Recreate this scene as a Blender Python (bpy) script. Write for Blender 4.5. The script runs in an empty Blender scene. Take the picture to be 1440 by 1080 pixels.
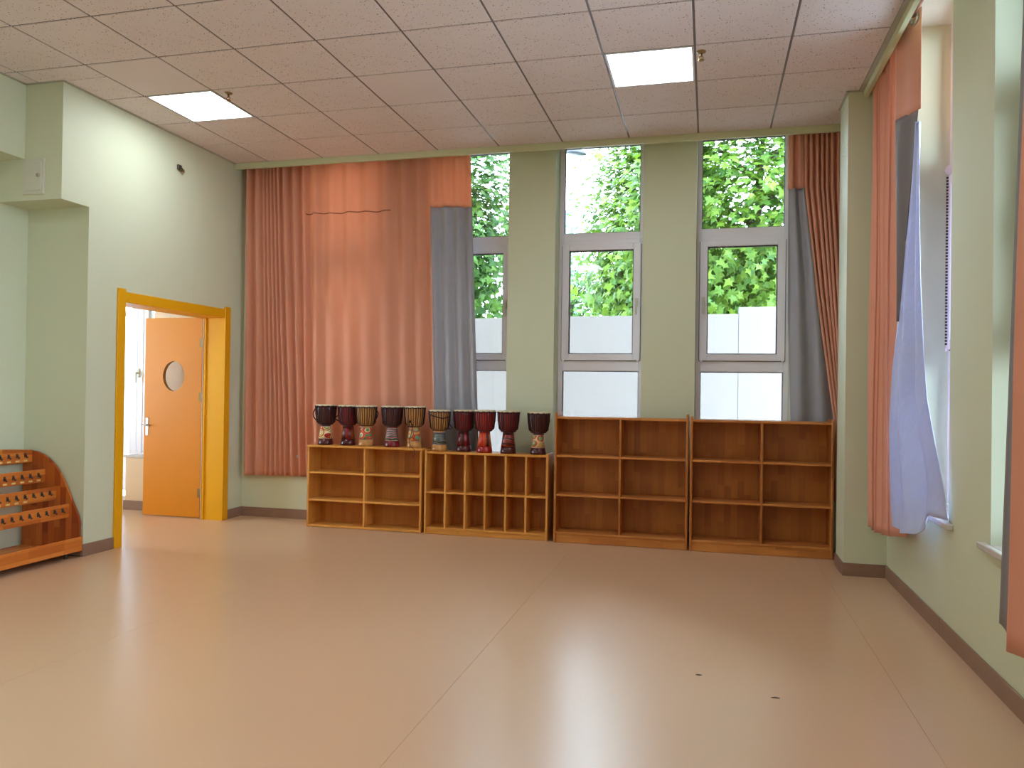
import bpy, bmesh, math, random
from mathutils import Vector, Matrix

SC = bpy.context.scene
COL = SC.collection
R = random.Random(11)
PI = math.pi

# ------------------------------------------------------------------ camera
CAM_H = 1.337
YAW, PITCH, ROLL = math.radians(14.192), math.radians(0.473), math.radians(0.809)
FPX = 1094.7
fw = Vector((-math.sin(YAW) * math.cos(PITCH), math.cos(YAW) * math.cos(PITCH), math.sin(PITCH)))
rt = Vector((math.cos(YAW), math.sin(YAW), 0))
up = rt.cross(fw)
rt2 = math.cos(ROLL) * rt + math.sin(ROLL) * up
up2 = -math.sin(ROLL) * rt + math.cos(ROLL) * up
cd = bpy.data.cameras.new('camera')
cam = bpy.data.objects.new('camera', cd)
COL.objects.link(cam)
cd.sensor_width = 36.0
cd.lens = 36.0 * FPX / 1440.0
cd.clip_start = 0.05
cd.clip_end = 500
m = Matrix((rt2, up2, -fw)).transposed().to_4x4()
m.translation = (0, 0, CAM_H)
cam.matrix_world = m
SC.camera = cam

# ------------------------------------------------------------------ sky and exposure
world = bpy.data.worlds.new('overcast_sky')
SC.world = world
world.use_nodes = True
bg = world.node_tree.nodes['Background']
bg.inputs[0].default_value = (0.62, 0.81, 1.0, 1)
bg.inputs[1].default_value = 9.5
LAMP = 9.0                       # radiance of the ceiling panels
vs = SC.view_settings
vs.view_transform = 'Standard'
vs.look = 'None'
vs.gamma = 1.0
vs.exposure = 1.06
vs.use_curve_mapping = False
SC.cycles.max_bounces = 10
SC.cycles.diffuse_bounces = 6
SC.cycles.transparent_max_bounces = 12
SC.cycles.sample_clamp_indirect = 6.0
SC.cycles.caustics_reflective = False
SC.cycles.caustics_refractive = False


# ------------------------------------------------------------------ material helpers
def srgb(r, g, b):
    f = lambda c: c / 12.92 if c <= 0.04045 else ((c + 0.055) / 1.055) ** 2.4
    return (f(r / 255), f(g / 255), f(b / 255), 1)


def new_mat(name):
    mt = bpy.data.materials.new(name)
    mt.use_nodes = True
    nt = mt.node_tree
    return mt, nt, nt.nodes['Principled BSDF']


def node(nt, typ, **kw):
    n = nt.nodes.new(typ)
    for k, v in kw.items():
        setattr(n, k, v)
    return n


def mathn(nt, op, a, b=None):
    n = node(nt, 'ShaderNodeMath', operation=op)
    for i, v in enumerate((a, b)):
        if v is None:
            continue
        if isinstance(v, (int, float)):
            n.inputs[i].default_value = v
        else:
            nt.links.new(v, n.inputs[i])
    return n.outputs[0]


def mixc(nt, fac, a, b, typ='MIX'):
    n = node(nt, 'ShaderNodeMix', data_type='RGBA', blend_type=typ)
    for i, v in ((0, fac), (6, a), (7, b)):
        if isinstance(v, (int, float)):
            n.inputs[i].default_value = v
        elif isinstance(v, tuple):
            n.inputs[i].default_value = v
        else:
            nt.links.new(v, n.inputs[i])
    return n.outputs[2]


def ramp(nt, fac, stops, interp='LINEAR'):
    n = node(nt, 'ShaderNodeValToRGB')
    cr = n.color_ramp
    cr.interpolation = interp
    while len(cr.elements) < len(stops):
        cr.elements.new(0.5)
    for e, (p, c) in zip(cr.elements, stops):
        e.position = p
        e.color = c
    nt.links.new(fac, n.inputs[0])
    return n.outputs[0]


def noise(nt, vec, scale, detail=3.0, rough=0.5):
    n = node(nt, 'ShaderNodeTexNoise')
    n.inputs['Scale'].default_value = scale
    n.inputs['Detail'].default_value = detail
    n.inputs['Roughness'].default_value = rough
    if vec is not None:
        nt.links.new(vec, n.inputs['Vector'])
    return n.outputs[0]


def bump(nt, bsdf, h, strength, dist=0.01):
    b = node(nt, 'ShaderNodeBump')
    b.inputs['Strength'].default_value = strength
    b.inputs['Distance'].default_value = dist
    nt.links.new(h, b.inputs['Height'])
    nt.links.new(b.outputs[0], bsdf.inputs['Normal'])


def texco(nt):
    return node(nt, 'ShaderNodeTexCoord').outputs['Object']


def plain(name, col, rough=0.5, metal=0.0, var=0.06, scale=6.0, bmp=0.0, spec=0.5):
    mt, nt, b = new_mat(name)
    tc = texco(nt)
    n = noise(nt, tc, scale)
    dark = tuple(c * (1 - var) for c in col[:3]) + (1,)
    lite = tuple(min(1, c * (1 + var)) for c in col[:3]) + (1,)
    nt.links.new(mixc(nt, n, dark, lite), b.inputs['Base Color'])
    b.inputs['Roughness'].default_value = rough
    b.inputs['Metallic'].default_value = metal
    b.inputs['Specular IOR Level'].default_value = spec
    if bmp:
        bump(nt, b, noise(nt, tc, 180, 2), bmp, 0.002)
    return mt


def emit(name, col, strength):
    mt = bpy.data.materials.new(name)
    mt.use_nodes = True
    nt = mt.node_tree
    nt.nodes.clear()
    e = node(nt, 'ShaderNodeEmission')
    e.inputs[0].default_value = col
    e.inputs[1].default_value = strength
    o = node(nt, 'ShaderNodeOutputMaterial')
    nt.links.new(e.outputs[0], o.inputs[0])
    return mt


def wood(name, axis, cols, strip=0.055, run=0.32, rough=0.38, grain=0.32):
    """finger-jointed strip wood: strips run along `axis` of the object"""
    mt, nt, b = new_mat(name)
    sep = node(nt, 'ShaderNodeSeparateXYZ')
    tc = texco(nt)
    oi = node(nt, 'ShaderNodeObjectInfo')
    sh = mathn(nt, 'MULTIPLY', oi.outputs['Random'], 7.3)
    nt.links.new(tc, sep.inputs[0])
    ax = [sep.outputs[i] for i in range(3)]
    along = ax[axis]
    oth = [ax[i] for i in range(3) if i != axis]
    across = mathn(nt, 'ADD', mathn(nt, 'ADD', oth[0], oth[1]), sh)
    si = mathn(nt, 'FLOOR', mathn(nt, 'DIVIDE', across, strip))
    wn = node(nt, 'ShaderNodeTexWhiteNoise', noise_dimensions='1D')
    nt.links.new(si, wn.inputs['W'])
    li = mathn(nt, 'FLOOR', mathn(nt, 'DIVIDE', mathn(nt, 'ADD', along, mathn(nt, 'MULTIPLY', wn.outputs[0], 5.0)), run))
    cmb = node(nt, 'ShaderNodeCombineXYZ')
    nt.links.new(si, cmb.inputs[0])
    nt.links.new(li, cmb.inputs[1])
    wn2 = node(nt, 'ShaderNodeTexWhiteNoise', noise_dimensions='3D')
    nt.links.new(cmb.outputs[0], wn2.inputs['Vector'])
    base = ramp(nt, wn2.outputs['Value'], [(0.0, cols[0]), (0.5, cols[1]), (1.0, cols[2])])
    # grain stretched along the axis
    mp = node(nt, 'ShaderNodeMapping')
    sc = [70, 70, 70]
    sc[axis] = 4
    mp.inputs['Scale'].default_value = sc
    nt.links.new(tc, mp.inputs['Vector'])
    va = node(nt, 'ShaderNodeVectorMath', operation='ADD')
    nt.links.new(mp.outputs[0], va.inputs[0])
    nt.links.new(wn2.outputs['Color'], va.inputs[1])
    g = noise(nt, va.outputs[0], 1.0, 4, 0.6)
    gd = ramp(nt, g, [(0.3, (0.62, 0.55, 0.5, 1)), (0.62, (1, 1, 1, 1))])
    nt.links.new(mixc(nt, grain, base, gd, 'MULTIPLY'), b.inputs['Base Color'])
    b.inputs['Roughness'].default_value = rough
    b.inputs['Specular IOR Level'].default_value = 0.4
    bump(nt, b, g, 0.05, 0.002)
    return mt


M = {}
M['wall'] = plain('pale_green_paint', srgb(206, 209, 180), 0.6, var=0.025, scale=1.5, bmp=0.04, spec=0.3)
M['reveal'] = M['wall']
M['cream'] = plain('cream_corridor_paint', srgb(226, 196, 160), 0.6, var=0.03, scale=2)
M['slab'] = plain('white_soffit_paint', srgb(215, 220, 205), 0.7)
M['outer'] = plain('added_mass_render', srgb(190, 185, 178), 0.8)
M['fascia'] = plain('fascia_green_paint', srgb(206, 210, 172), 0.5, var=0.02)
M['grey_trim'] = plain('grey_trim_metal', srgb(176, 174, 164), 0.5, 0.0)
M['tbar'] = plain('ceiling_bar_metal', srgb(112, 96, 92), 0.4, 0.3)
M['base'] = plain('brown_baseboard', srgb(140, 108, 88), 0.42, var=0.14, scale=9)
M['pvc'] = plain('white_window_plastic', srgb(238, 236, 246), 0.32, var=0.02)
M['gasket'] = plain('black_gasket_rubber', srgb(58, 40, 40), 0.6)
M['sill'] = plain('white_marble_sill', srgb(205, 196, 190), 0.25, var=0.12, scale=14)
M['steel'] = plain('brushed_steel', srgb(190, 186, 178), 0.3, 0.9)
M['brass'] = plain('aged_brass', srgb(150, 122, 78), 0.35, 0.8)
M['door'] = plain('orange_door_laminate', srgb(213, 130, 6), 0.42, var=0.03, spec=0.35)
M['frame'] = plain('yellow_door_frame', srgb(230, 164, 8), 0.4, var=0.02, spec=0.35)
M['white'] = plain('white_plastic', srgb(206, 204, 186), 0.4, var=0.02)
M['dark'] = plain('dark_plastic', srgb(60, 50, 44), 0.45)
M['lamp'] = emit('light_panel_glow', (0.82, 0.92, 1.0, 1), LAMP)
M['lampframe'] = plain('white_lamp_frame', srgb(215, 215, 215), 0.4)
M['wallwhite'] = plain('white_garden_render', srgb(132, 122, 120), 0.85, var=0.05, scale=1.2)
M['bark'] = plain('grey_bark', srgb(92, 80, 66), 0.9, var=0.3, scale=12)
M['ground'] = plain('courtyard_concrete', srgb(205, 202, 198), 0.9, var=0.08, scale=1)
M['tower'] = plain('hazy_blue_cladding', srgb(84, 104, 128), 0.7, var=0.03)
M['lampgrey'] = plain('street_lamp_grey', srgb(84, 84, 90), 0.4, 0.4)

WC = (srgb(182, 112, 44), srgb(194, 122, 50), srgb(206, 136, 60))
WS = (srgb(206, 138, 58), srgb(216, 148, 66), srgb(226, 160, 78))
WD = (srgb(168, 98, 38), srgb(182, 110, 44), srgb(194, 122, 52))
M['woodx'] = wood('oak_strip_lengthwise', 0, WS)
M['woodz'] = wood('oak_strip_upright', 2, WS)
M['woodback'] = wood('oak_back_panel', 2, WC)
M['rwoodx'] = wood('red_pine_lengthwise', 0, (srgb(184, 112, 50), srgb(196, 124, 58), srgb(210, 140, 70)))
M['rwoodz'] = wood('red_pine_upright', 2, WD)
M['rwoodback'] = wood('red_pine_back', 2, WD)
M['rack_y'] = wood('rack_pine_lengthwise', 1, (srgb(176, 88, 30), srgb(200, 108, 40), srgb(222, 136, 56)))
M['rack_z'] = wood('rack_pine_upright', 2, (srgb(150, 66, 24), srgb(178, 88, 32), srgb(200, 110, 44)))


def floor_mat():
    mt, nt, b = new_mat('beige_vinyl')
    tc = texco(nt)
    big = noise(nt, tc, 0.9, 4)
    fine = noise(nt, tc, 160, 2)
    c = mixc(nt, big, srgb(209, 169, 132), srgb(213, 174, 138))
    c = mixc(nt, mathn(nt, 'MULTIPLY', fine, 0.06), c, srgb(184, 148, 120))
    nt.links.new(c, b.inputs['Base Color'])
    mp = node(nt, 'ShaderNodeMapping')
    mp.inputs['Scale'].default_value = (1.0, 4.0, 1.0)
    nt.links.new(tc, mp.inputs['Vector'])
    sm = noise(nt, mp.outputs[0], 1.6, 2, 0.5)
    r = ramp(nt, sm, [(0.3, (0.27, 0.27, 0.27, 1)), (0.75, (0.31, 0.31, 0.31, 1))])
    b.inputs['Roughness'].default_value = 0.29
    b.inputs['Specular IOR Level'].default_value = 0.75
    return mt


def tile_mat(name, holes):
    mt, nt, b = new_mat(name)
    tc = texco(nt)
    base = mixc(nt, noise(nt, tc, 3), srgb(224, 213, 214), srgb(231, 221, 221))
    if holes:
        v = node(nt, 'ShaderNodeTexVoronoi', feature='F1')
        v.inputs['Scale'].default_value = 84
        nt.links.new(tc, v.inputs['Vector'])
        wn = node(nt, 'ShaderNodeTexWhiteNoise', noise_dimensions='3D')
        nt.links.new(v.outputs['Position'], wn.inputs['Vector'])
        rad = mathn(nt, 'MULTIPLY', mathn(nt, 'POWER', wn.outputs['Value'], 2.2), 0.33)
        hole = mathn(nt, 'LESS_THAN', v.outputs['Distance'], rad)
        base = mixc(nt, hole, base, srgb(120, 92, 82))
    nt.links.new(base, b.inputs['Base Color'])
    b.inputs['Roughness'].default_value = 0.85
    b.inputs['Specular IOR Level'].default_value = 0.2
    return mt


def cloth_mat(name, col, trans, col2=None, sheen=0.2, rough=0.8, weave=900):
    mt = bpy.data.materials.new(name)
    mt.use_nodes = True
    nt = mt.node_tree
    b = nt.nodes['Principled BSDF']
    out = nt.nodes['Material Output']
    tc = texco(nt)
    c2 = col2 or tuple(min(1, c * 1.12) for c in col[:3]) + (1,)
    c = mixc(nt, noise(nt, tc, 5, 4), col, c2)
    nt.links.new(c, b.inputs['Base Color'])
    b.inputs['Roughness'].default_value = rough
    b.inputs['Sheen Weight'].default_value = sheen
    b.inputs['Specular IOR Level'].default_value = 0.25
    tr = node(nt, 'ShaderNodeBsdfTranslucent')
    nt.links.new(c, tr.inputs[0])
    mx = node(nt, 'ShaderNodeMixShader')
    mx.inputs[0].default_value = trans
    nt.links.new(b.outputs[0], mx.inputs[1])
    nt.links.new(tr.outputs[0], mx.inputs[2])
    nt.links.new(mx.outputs[0], out.inputs[0])
    bump(nt, b, noise(nt, tc, weave, 1), 0.03, 0.001)
    return mt


def leaf_mat(name, a, b_):
    mt = bpy.data.materials.new(name)
    mt.use_nodes = True
    nt = mt.node_tree
    b = nt.nodes['Principled BSDF']
    out = nt.nodes['Material Output']
    g = node(nt, 'ShaderNodeNewGeometry')
    oi = node(nt, 'ShaderNodeObjectInfo')
    w = node(nt, 'ShaderNodeTexWhiteNoise', noise_dimensions='2D')
    cmb = node(nt, 'ShaderNodeCombineXYZ')
    nt.links.new(g.outputs['Random Per Island'], cmb.inputs[0])
    nt.links.new(oi.outputs['Random'], cmb.inputs[1])
    nt.links.new(cmb.outputs[0], w.inputs['Vector'])
    c = mixc(nt, w.outputs['Value'], a, b_)
    nt.links.new(c, b.inputs['Base Color'])
    b.inputs['Roughness'].default_value = 0.5
    tr = node(nt, 'ShaderNodeBsdfTranslucent')
    nt.links.new(mixc(nt, 1.0, c, (1.0, 1.0, 0.45, 1), 'MULTIPLY'), tr.inputs[0])
    mx = node(nt, 'ShaderNodeMixShader')
    mx.inputs[0].default_value = 0.42
    nt.links.new(b.outputs[0], mx.inputs[1])
    nt.links.new(tr.outputs[0], mx.inputs[2])
    nt.links.new(mx.outputs[0], out.inputs[0])
    return mt


def glass_mat(name, tint=(1, 1, 1, 1), gl=1.45):
    mt = bpy.data.materials.new(name)
    mt.use_nodes = True
    nt = mt.node_tree
    nt.nodes.clear()
    f = node(nt, 'ShaderNodeFresnel')
    f.inputs[0].default_value = gl
    t = node(nt, 'ShaderNodeBsdfTransparent')
    t.inputs[0].default_value = tint
    g = node(nt, 'ShaderNodeBsdfGlossy')
    g.inputs['Roughness'].default_value = 0.02
    mx = node(nt, 'ShaderNodeMixShader')
    o = node(nt, 'ShaderNodeOutputMaterial')
    nt.links.new(f.outputs[0], mx.inputs[0])
    nt.links.new(t.outputs[0], mx.inputs[1])
    nt.links.new(g.outputs[0], mx.inputs[2])
    nt.links.new(mx.outputs[0], o.inputs[0])
    return mt


M['floor'] = floor_mat()
M['tile'] = tile_mat('pinholed_mineral_tile', True)
M['tile_plain'] = tile_mat('smooth_mineral_tile', False)
M['pink'] = cloth_mat('salmon_curtain_cloth', srgb(236, 174, 140), 0.46, srgb(242, 184, 152))
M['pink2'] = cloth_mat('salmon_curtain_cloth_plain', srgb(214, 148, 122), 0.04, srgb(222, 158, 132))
M['gray'] = cloth_mat('grey_blackout_lining', srgb(160, 158, 164), 0.12, srgb(170, 168, 174), 0.1, 0.6)
M['silver'] = cloth_mat('silver_satin_lining', srgb(186, 195, 232), 0.14, srgb(196, 204, 238), 0.1, 0.3)
M['silver'].node_tree.nodes['Principled BSDF'].inputs['Specular IOR Level'].default_value = 0.9
_nt = M['silver'].node_tree
_mp = node(_nt, 'ShaderNodeMapping')
_mp.inputs['Scale'].default_value = (1, 9, 4)
_nt.links.new(texco(_nt), _mp.inputs['Vector'])
bump(_nt, _nt.nodes['Principled BSDF'], noise(_nt, _mp.outputs[0], 1.6, 3, .55), 0.55, 0.03)
M['seam'] = plain('curtain_seam_thread', srgb(150, 92, 74), 0.8)
M['gray2'] = cloth_mat('taupe_blackout_lining', srgb(112, 104, 103), 0.0, srgb(120, 112, 110), 0.1, 0.6)
M['subfloor'] = plain('dark_floor_screed', srgb(120, 92, 70), 0.9)
M['glass'] = glass_mat('clear_window_glass', (0.97, 0.98, 0.98, 1))
M['leaf'] = leaf_mat('maple_leaf_green', srgb(58, 104, 32), srgb(128, 160, 50))
M['leaf2'] = leaf_mat('maple_leaf_deep', srgb(50, 94, 38), srgb(100, 138, 52))


# ------------------------------------------------------------------ mesh helpers
BASE = {}


class MB:
    def __init__(s):
        s.v, s.f, s.smooth = [], [], []

    def add(s, vs, fs, smooth=False):
        o = len(s.v)
        s.v += [tuple(p) for p in vs]
        s.f += [tuple(i + o for i in f) for f in fs]
        s.smooth += [smooth] * len(fs)
        return s

    def box(s, x0, x1, y0, y1, z0, z1, bev=0.0):
        if x0 > x1: x0, x1 = x1, x0
        if y0 > y1: y0, y1 = y1, y0
        if z0 > z1: z0, z1 = z1, z0
        if bev <= 0:
            v = [(x, y, z) for z in (z0, z1) for y in (y0, y1) for x in (x0, x1)]
            return s.add(v, [(0, 2, 3, 1), (4, 5, 7, 6), (0, 1, 5, 4), (2, 6, 7, 3), (0, 4, 6, 2), (1, 3, 7, 5)])
        bev = min(bev, (x1 - x0) * .45, (y1 - y0) * .45, (z1 - z0) * .45)
        bm = bmesh.new()
        bmesh.ops.create_cube(bm, size=1)
        for w in bm.verts:
            w.co = ((x0 + x1) / 2 + w.co.x * (x1 - x0), (y0 + y1) / 2 + w.co.y * (y1 - y0), (z0 + z1) / 2 + w.co.z * (z1 - z0))
        bmesh.ops.bevel(bm, geom=list(bm.edges), offset=bev, segments=1, profile=0.5, affect='EDGES')
        bm.verts.index_update()
        s.add([w.co for w in bm.verts], [tuple(w.index for w in f.verts) for f in bm.faces])
        bm.free()
        return s

    def lathe(s, prof, c=(0, 0, 0), n=24, axis='z', cap=True, a0=0.0, a1=2 * PI):
        full = abs(a1 - a0 - 2 * PI) < 1e-6
        vs = []
        cols = n if full else n + 1
        for (r, h) in prof:
            for k in range(cols):
                a = a0 + (a1 - a0) * k / n
                p = (r * math.cos(a), r * math.sin(a), h)
                if axis == 'x': p = (p[2], p[0], p[1])
                if axis == 'y': p = (p[0], p[2], p[1])
                vs.append((p[0] + c[0], p[1] + c[1], p[2] + c[2]))
        fs = []
        for i in range(len(prof) - 1):
            for k in range(n):
                k2 = (k + 1) % cols if full else k + 1
                fs.append((i * cols + k, i * cols + k2, (i + 1) * cols + k2, (i + 1) * cols + k))
        if cap and full:
            fs.append(tuple(range(cols))[::-1])
            fs.append(tuple((len(prof) - 1) * cols + k for k in range(cols)))
        return s.add(vs, fs, True)

    def tube(s, pts, r, n=8, cap=True):
        pts = [Vector(p) for p in pts]
        rr = r if isinstance(r, (list, tuple)) else [r] * len(pts)
        vs = []
        prev = None
        for i, p in enumerate(pts):
            d = (pts[min(i + 1, len(pts) - 1)] - pts[max(i - 1, 0)]).normalized()
            if prev is None:
                a = d.cross(Vector((0, 0, 1)))
                if a.length < 1e-3: a = d.cross(Vector((0, 1, 0)))
            else:
                a = prev - d * prev.dot(d)
            a.normalize()
            prev = a
            b = d.cross(a)
            for k in range(n):
                t = 2 * PI * k / n
                vs.append(p + (a * math.cos(t) + b * math.sin(t)) * rr[i])
        fs = []
        for i in range(len(pts) - 1):
            for k in range(n):
                fs.append((i * n + k, i * n + (k + 1) % n, (i + 1) * n + (k + 1) % n, (i + 1) * n + k))
        if cap:
            fs.append(tuple(range(n))[::-1])
            fs.append(tuple((len(pts) - 1) * n + k for k in range(n)))
        return s.add(vs, fs, True)

    def prism(s, poly, axis, a, b):
        """extrude a 2D polygon; axis is the extrusion axis"""
        n = len(poly)
        vs = []
        for t in (a, b):
            for (p, q) in poly:
                vs.append({'x': (t, p, q), 'y': (p, t, q), 'z': (p, q, t)}[axis])
        fs = [tuple(range(n)), tuple(range(2 * n - 1, n - 1, -1))]
        fs += [(i, (i + 1) % n + 0, n + (i + 1) % n, n + i) for i in range(n)]
        return s.add(vs, fs)

    def grid(s, fn, nu, nv, smooth=True):
        vs = [fn(i / nu, j / nv) for j in range(nv + 1) for i in range(nu + 1)]
        fs = [(j * (nu + 1) + i, j * (nu + 1) + i + 1, (j + 1) * (nu + 1) + i + 1, (j + 1) * (nu + 1) + i)
              for j in range(nv) for i in range(nu)]
        return s.add(vs, fs, smooth)

    def mesh(s, name, mat, off=(0, 0, 0)):
        me = bpy.data.meshes.new(name)
        me.from_pydata([(x - off[0], y - off[1], z - off[2]) for x, y, z in s.v], [], s.f)
        me.polygons.foreach_set('use_smooth', s.smooth)
        if mat: me.materials.append(mat)
        bm = bmesh.new()
        bm.from_mesh(me)
        bmesh.ops.recalc_face_normals(bm, faces=bm.faces)
        bm.to_mesh(me)
        bm.free()
        me.update()
        return me

    def build(s, name, mat, parent=None, solid=0.0, loc=None):
        off = loc or (BASE[parent.name] if parent else (0, 0, 0))
        me = s.mesh(name, mat, off)
        o = bpy.data.objects.new(name, me)
        COL.objects.link(o)
        BASE[o.name] = off
        if parent:
            o.parent = parent
            if loc:
                pb = BASE[parent.name]
                o.location = (loc[0] - pb[0], loc[1] - pb[1], loc[2] - pb[2])
        elif loc:
            o.location = loc
        if solid:
            md = o.modifiers.new('thickness', 'SOLIDIFY')
            md.thickness = solid
            md.offset = 0
        return o


def tag(o, label=None, cat=None, group=None, kind=None):
    if label: o['label'] = label
    if cat: o['category'] = cat
    if group: o['group'] = group
    if kind: o['kind'] = kind
    return o


def thing(name, loc, label=None, cat=None, group=None, kind=None):
    o = bpy.data.objects.new(name, None)
    COL.objects.link(o)
    o.location = loc
    o.empty_display_size = 0.1
    BASE[o.name] = tuple(loc)
    return tag(o, label, cat, group, kind)


def B(*a, **k):
    return MB().box(*a, **k)


def struct(name, mb, mat, label=None, cat=None, loc=None):
    o = mb.build(name, mat, None, loc=loc)
    return tag(o, label, cat, None, 'structure')


def lerp(a, b, t):
    return a + (b - a) * t


def interp(pts, t):
    if t <= pts[0][0]: return pts[0][1]
    for (a, va), (b, vb) in zip(pts, pts[1:]):
        if t <= b:
            return lerp(va, vb, (t - a) / (b - a))
    return pts[-1][1]


# ------------------------------------------------------------------ room dimensions
ZC = 3.60            # suspended ceiling
ZS = 3.74            # slab above it
XL = -4.70           # left wall face
XR = 1.278           # right wall face
YB = 7.17            # back wall face
YF = -2.6            # wall behind the viewer
YCE = 6.955          # back edge of the ceiling
XCE = 1.06           # right edge of the ceiling
XL2 = -5.28          # recess wall
YJ = 5.06            # where the left wall steps back
GX0, GY0, G = -4.9146, 3.9831, 0.6
WINB = [(-3.97, -3.155), (-2.685, -1.87), (-1.415, -0.60), (-0.125, 0.69)]
WINR = [(4.716, 5.535), (3.24, 4.06), (1.765, 2.585), (0.29, 1.11), (-1.185, -.365)]  # last pair: unseen openings added to bring more daylight in
ZSILL = 0.65
YG = 7.39            # back window frame front
XG = 1.487           # right window frame front

# ------------------------------------------------------------------ floor
fl = struct('floor', B(-8.3, 1.75, YF - 0.3, 7.55, -0.15, -0.004), M['subfloor'],
            'beige sheet vinyl floor of the empty room', 'floor')
BASE[fl.name] = (0, 0, 0)
seams = [-8.2, -5.05, -3.035, -1.11, 0.848, 1.7]
for a, b_ in zip(seams, seams[1:]):
    B(a + .0007, b_ - .0007, YF - .2, 7.5, -0.004, 0.0).build('vinyl_sheet', M['floor'], fl)

# ------------------------------------------------------------------ back wall and its windows
wb = MB()
xs = [XL - 0.25] + [v for w in WINB for v in w] + [1.75]
for i in range(0, len(xs), 2):
    wb.box(xs[i], xs[i + 1], YB, 7.5, 0, ZS)
for a, b_ in WINB:
    wb.box(a, b_, YB, 7.5, 0, ZSILL - .03)
struct('wall_back', wb, M['wall'], 'pale green back wall between and under the tall windows', 'wall')
wr = MB()
ys = [YF] + [v for w in sorted(WINR) for v in w] + [YB]
for i in range(0, len(ys), 2):
    wr.box(XR, 1.60, ys[i], ys[i + 1], 0, ZS)
for a, b_ in WINR:
    wr.box(XR, 1.60, a, b_, 0, ZSILL - .03)
struct('wall_right', wr, M['wall'], 'pale green right wall with deep window recesses', 'wall')
struct('wall_pillar', B(0.985, XR, 6.22, 6.58, 0, ZS), M['wall'], 'pale green square pillar in the right rear corner', 'pillar')

# ------------------------------------------------------------------ left wall, recess, bulkhead, corridor
DY0, DY1, DZ = 5.455, 6.825, 2.02
wl = MB().box(XL - .25, XL, YJ, DY0 - .02, 0, ZS).box(XL - .25, XL, DY1 + .02, YB, 0, ZS).box(XL - .25, XL, DY0 - .02, DY1 + .02, DZ + .02, ZS)
wl.box(XL2 - .1, XL - .25, YJ, YJ + .2, 0, ZS)
struct('wall_left', wl, M['wall'], 'pale green left wall with the yellow doorway', 'wall')
struct('wall_recess', B(XL2 - .2, XL2, YF, YJ + .1, 0, ZS), M['wall'], 'set-back pale green wall behind the wooden hook rack', 'wall')
struct('wall_bulkhead', B(XL2 - .05, XL + .001, 4.79, YJ + .01, 2.72, ZS), M['wall'], 'boxed-in pale green bulkhead hanging over the recess', 'bulkhead')
struct('wall_beam', B(XL2 - .05, -5.04, YF, 4.79, 3.035, ZS), M['wall'], 'pale green beam along the top of the recess wall', 'beam')
struct('wall_front', B(XL2 - .2, 1.6, YF - .2, YF, 0, ZS), M['wall'], 'plain pale green wall facing the windows', 'wall')
# corridor beyond the doorway
ce = MB().box(-5.74, XL - .25, 7.11, 7.5, 0, ZS).box(-6.07, -5.74, 7.11, 7.5, 0, .56).box(-7.25, -5.74, 7.11, 7.5, 2.34, ZS).box(-8.2, -7.25, 7.11, 7.5, 0, ZS)
struct('wall_corridor_end', ce, M['cream'], 'cream corridor wall seen through the doorway', 'wall')
struct('wall_corridor_side', B(-8.2, -8.0, 3.2, 7.11, 0, .7).box(-8.2, -8.0, 3.2, 7.11, 2.5, ZS).box(-8.2, -8.0, 5.9, 7.11, .7, 2.5).box(-8.2, -8.0, 3.2, 4.2, .7, 2.5).box(-8.0, XL2 - .2, 3.2, 3.4, 0, ZS), M['cream'], 'far cream side wall of the corridor with an unseen opening added for light', 'wall')  # side opening is out of view, added to brighten the corridor
struct('ceiling_corridor', B(-8.0, XL - .25, YJ + .2, 7.11, 2.9, 2.95).box(-8.0, XL2 - .2, 3.4, YJ + .2, 2.9, 2.95), M['slab'], 'cream corridor ceiling beyond the doorway', 'ceiling')
cb = struct('baseboard_corridor', B(-6.085, -5.0, 7.097, 7.11, 0, .1), M['base'], 'brown baseboard of the corridor', 'baseboard')
struct('ceiling_slab', B(-8.3, 1.75, YF - .3, 7.55, ZS, ZS + .25), M['slab'], 'white soffit above the window recesses', 'ceiling')


struct('added_upper_mass', B(-14, 1.75, YF - 6, 7.55, ZS + .25, 14.0), M['outer'], 'unseen building mass added above the room to shade the garden wall', 'building')  # unseen mass added to keep sky light off the garden wall

# ------------------------------------------------------------------ suspended ceiling
ceil = thing('ceiling', (0, 0, ZC), 'suspended ceiling of pinholed mineral tiles', 'ceiling', None, 'structure')
LIGHT_CELLS = {(1, 2), (7, 2), (1, -3), (7, -3), (4, -6), (1, -8), (7, -8)}  # after the first pair, unseen panels added to brighten the room
PLAIN = {(4, 2), (3, -1), (1, 1), (6, -3)}
BW = 0.0075
full = {}


def tile_piece(x0, x1, y0, y1, mat):
    key = (round(x1 - x0, 3), round(y1 - y0, 3), mat.name)
    cx, cy = (x0 + x1) / 2, (y0 + y1) / 2
    if key not in full:
        hx, hy = (x1 - x0) / 2, (y1 - y0) / 2
        full[key] = MB().box(-hx, hx, -hy, hy, 0, .014, .002).mesh('ceiling_tile', mat)
    o = bpy.data.objects.new('ceiling_tile', full[key])
    COL.objects.link(o)
    o.parent = ceil
    o.location = (cx, cy, 0.001 * R.random())
    return o


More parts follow.
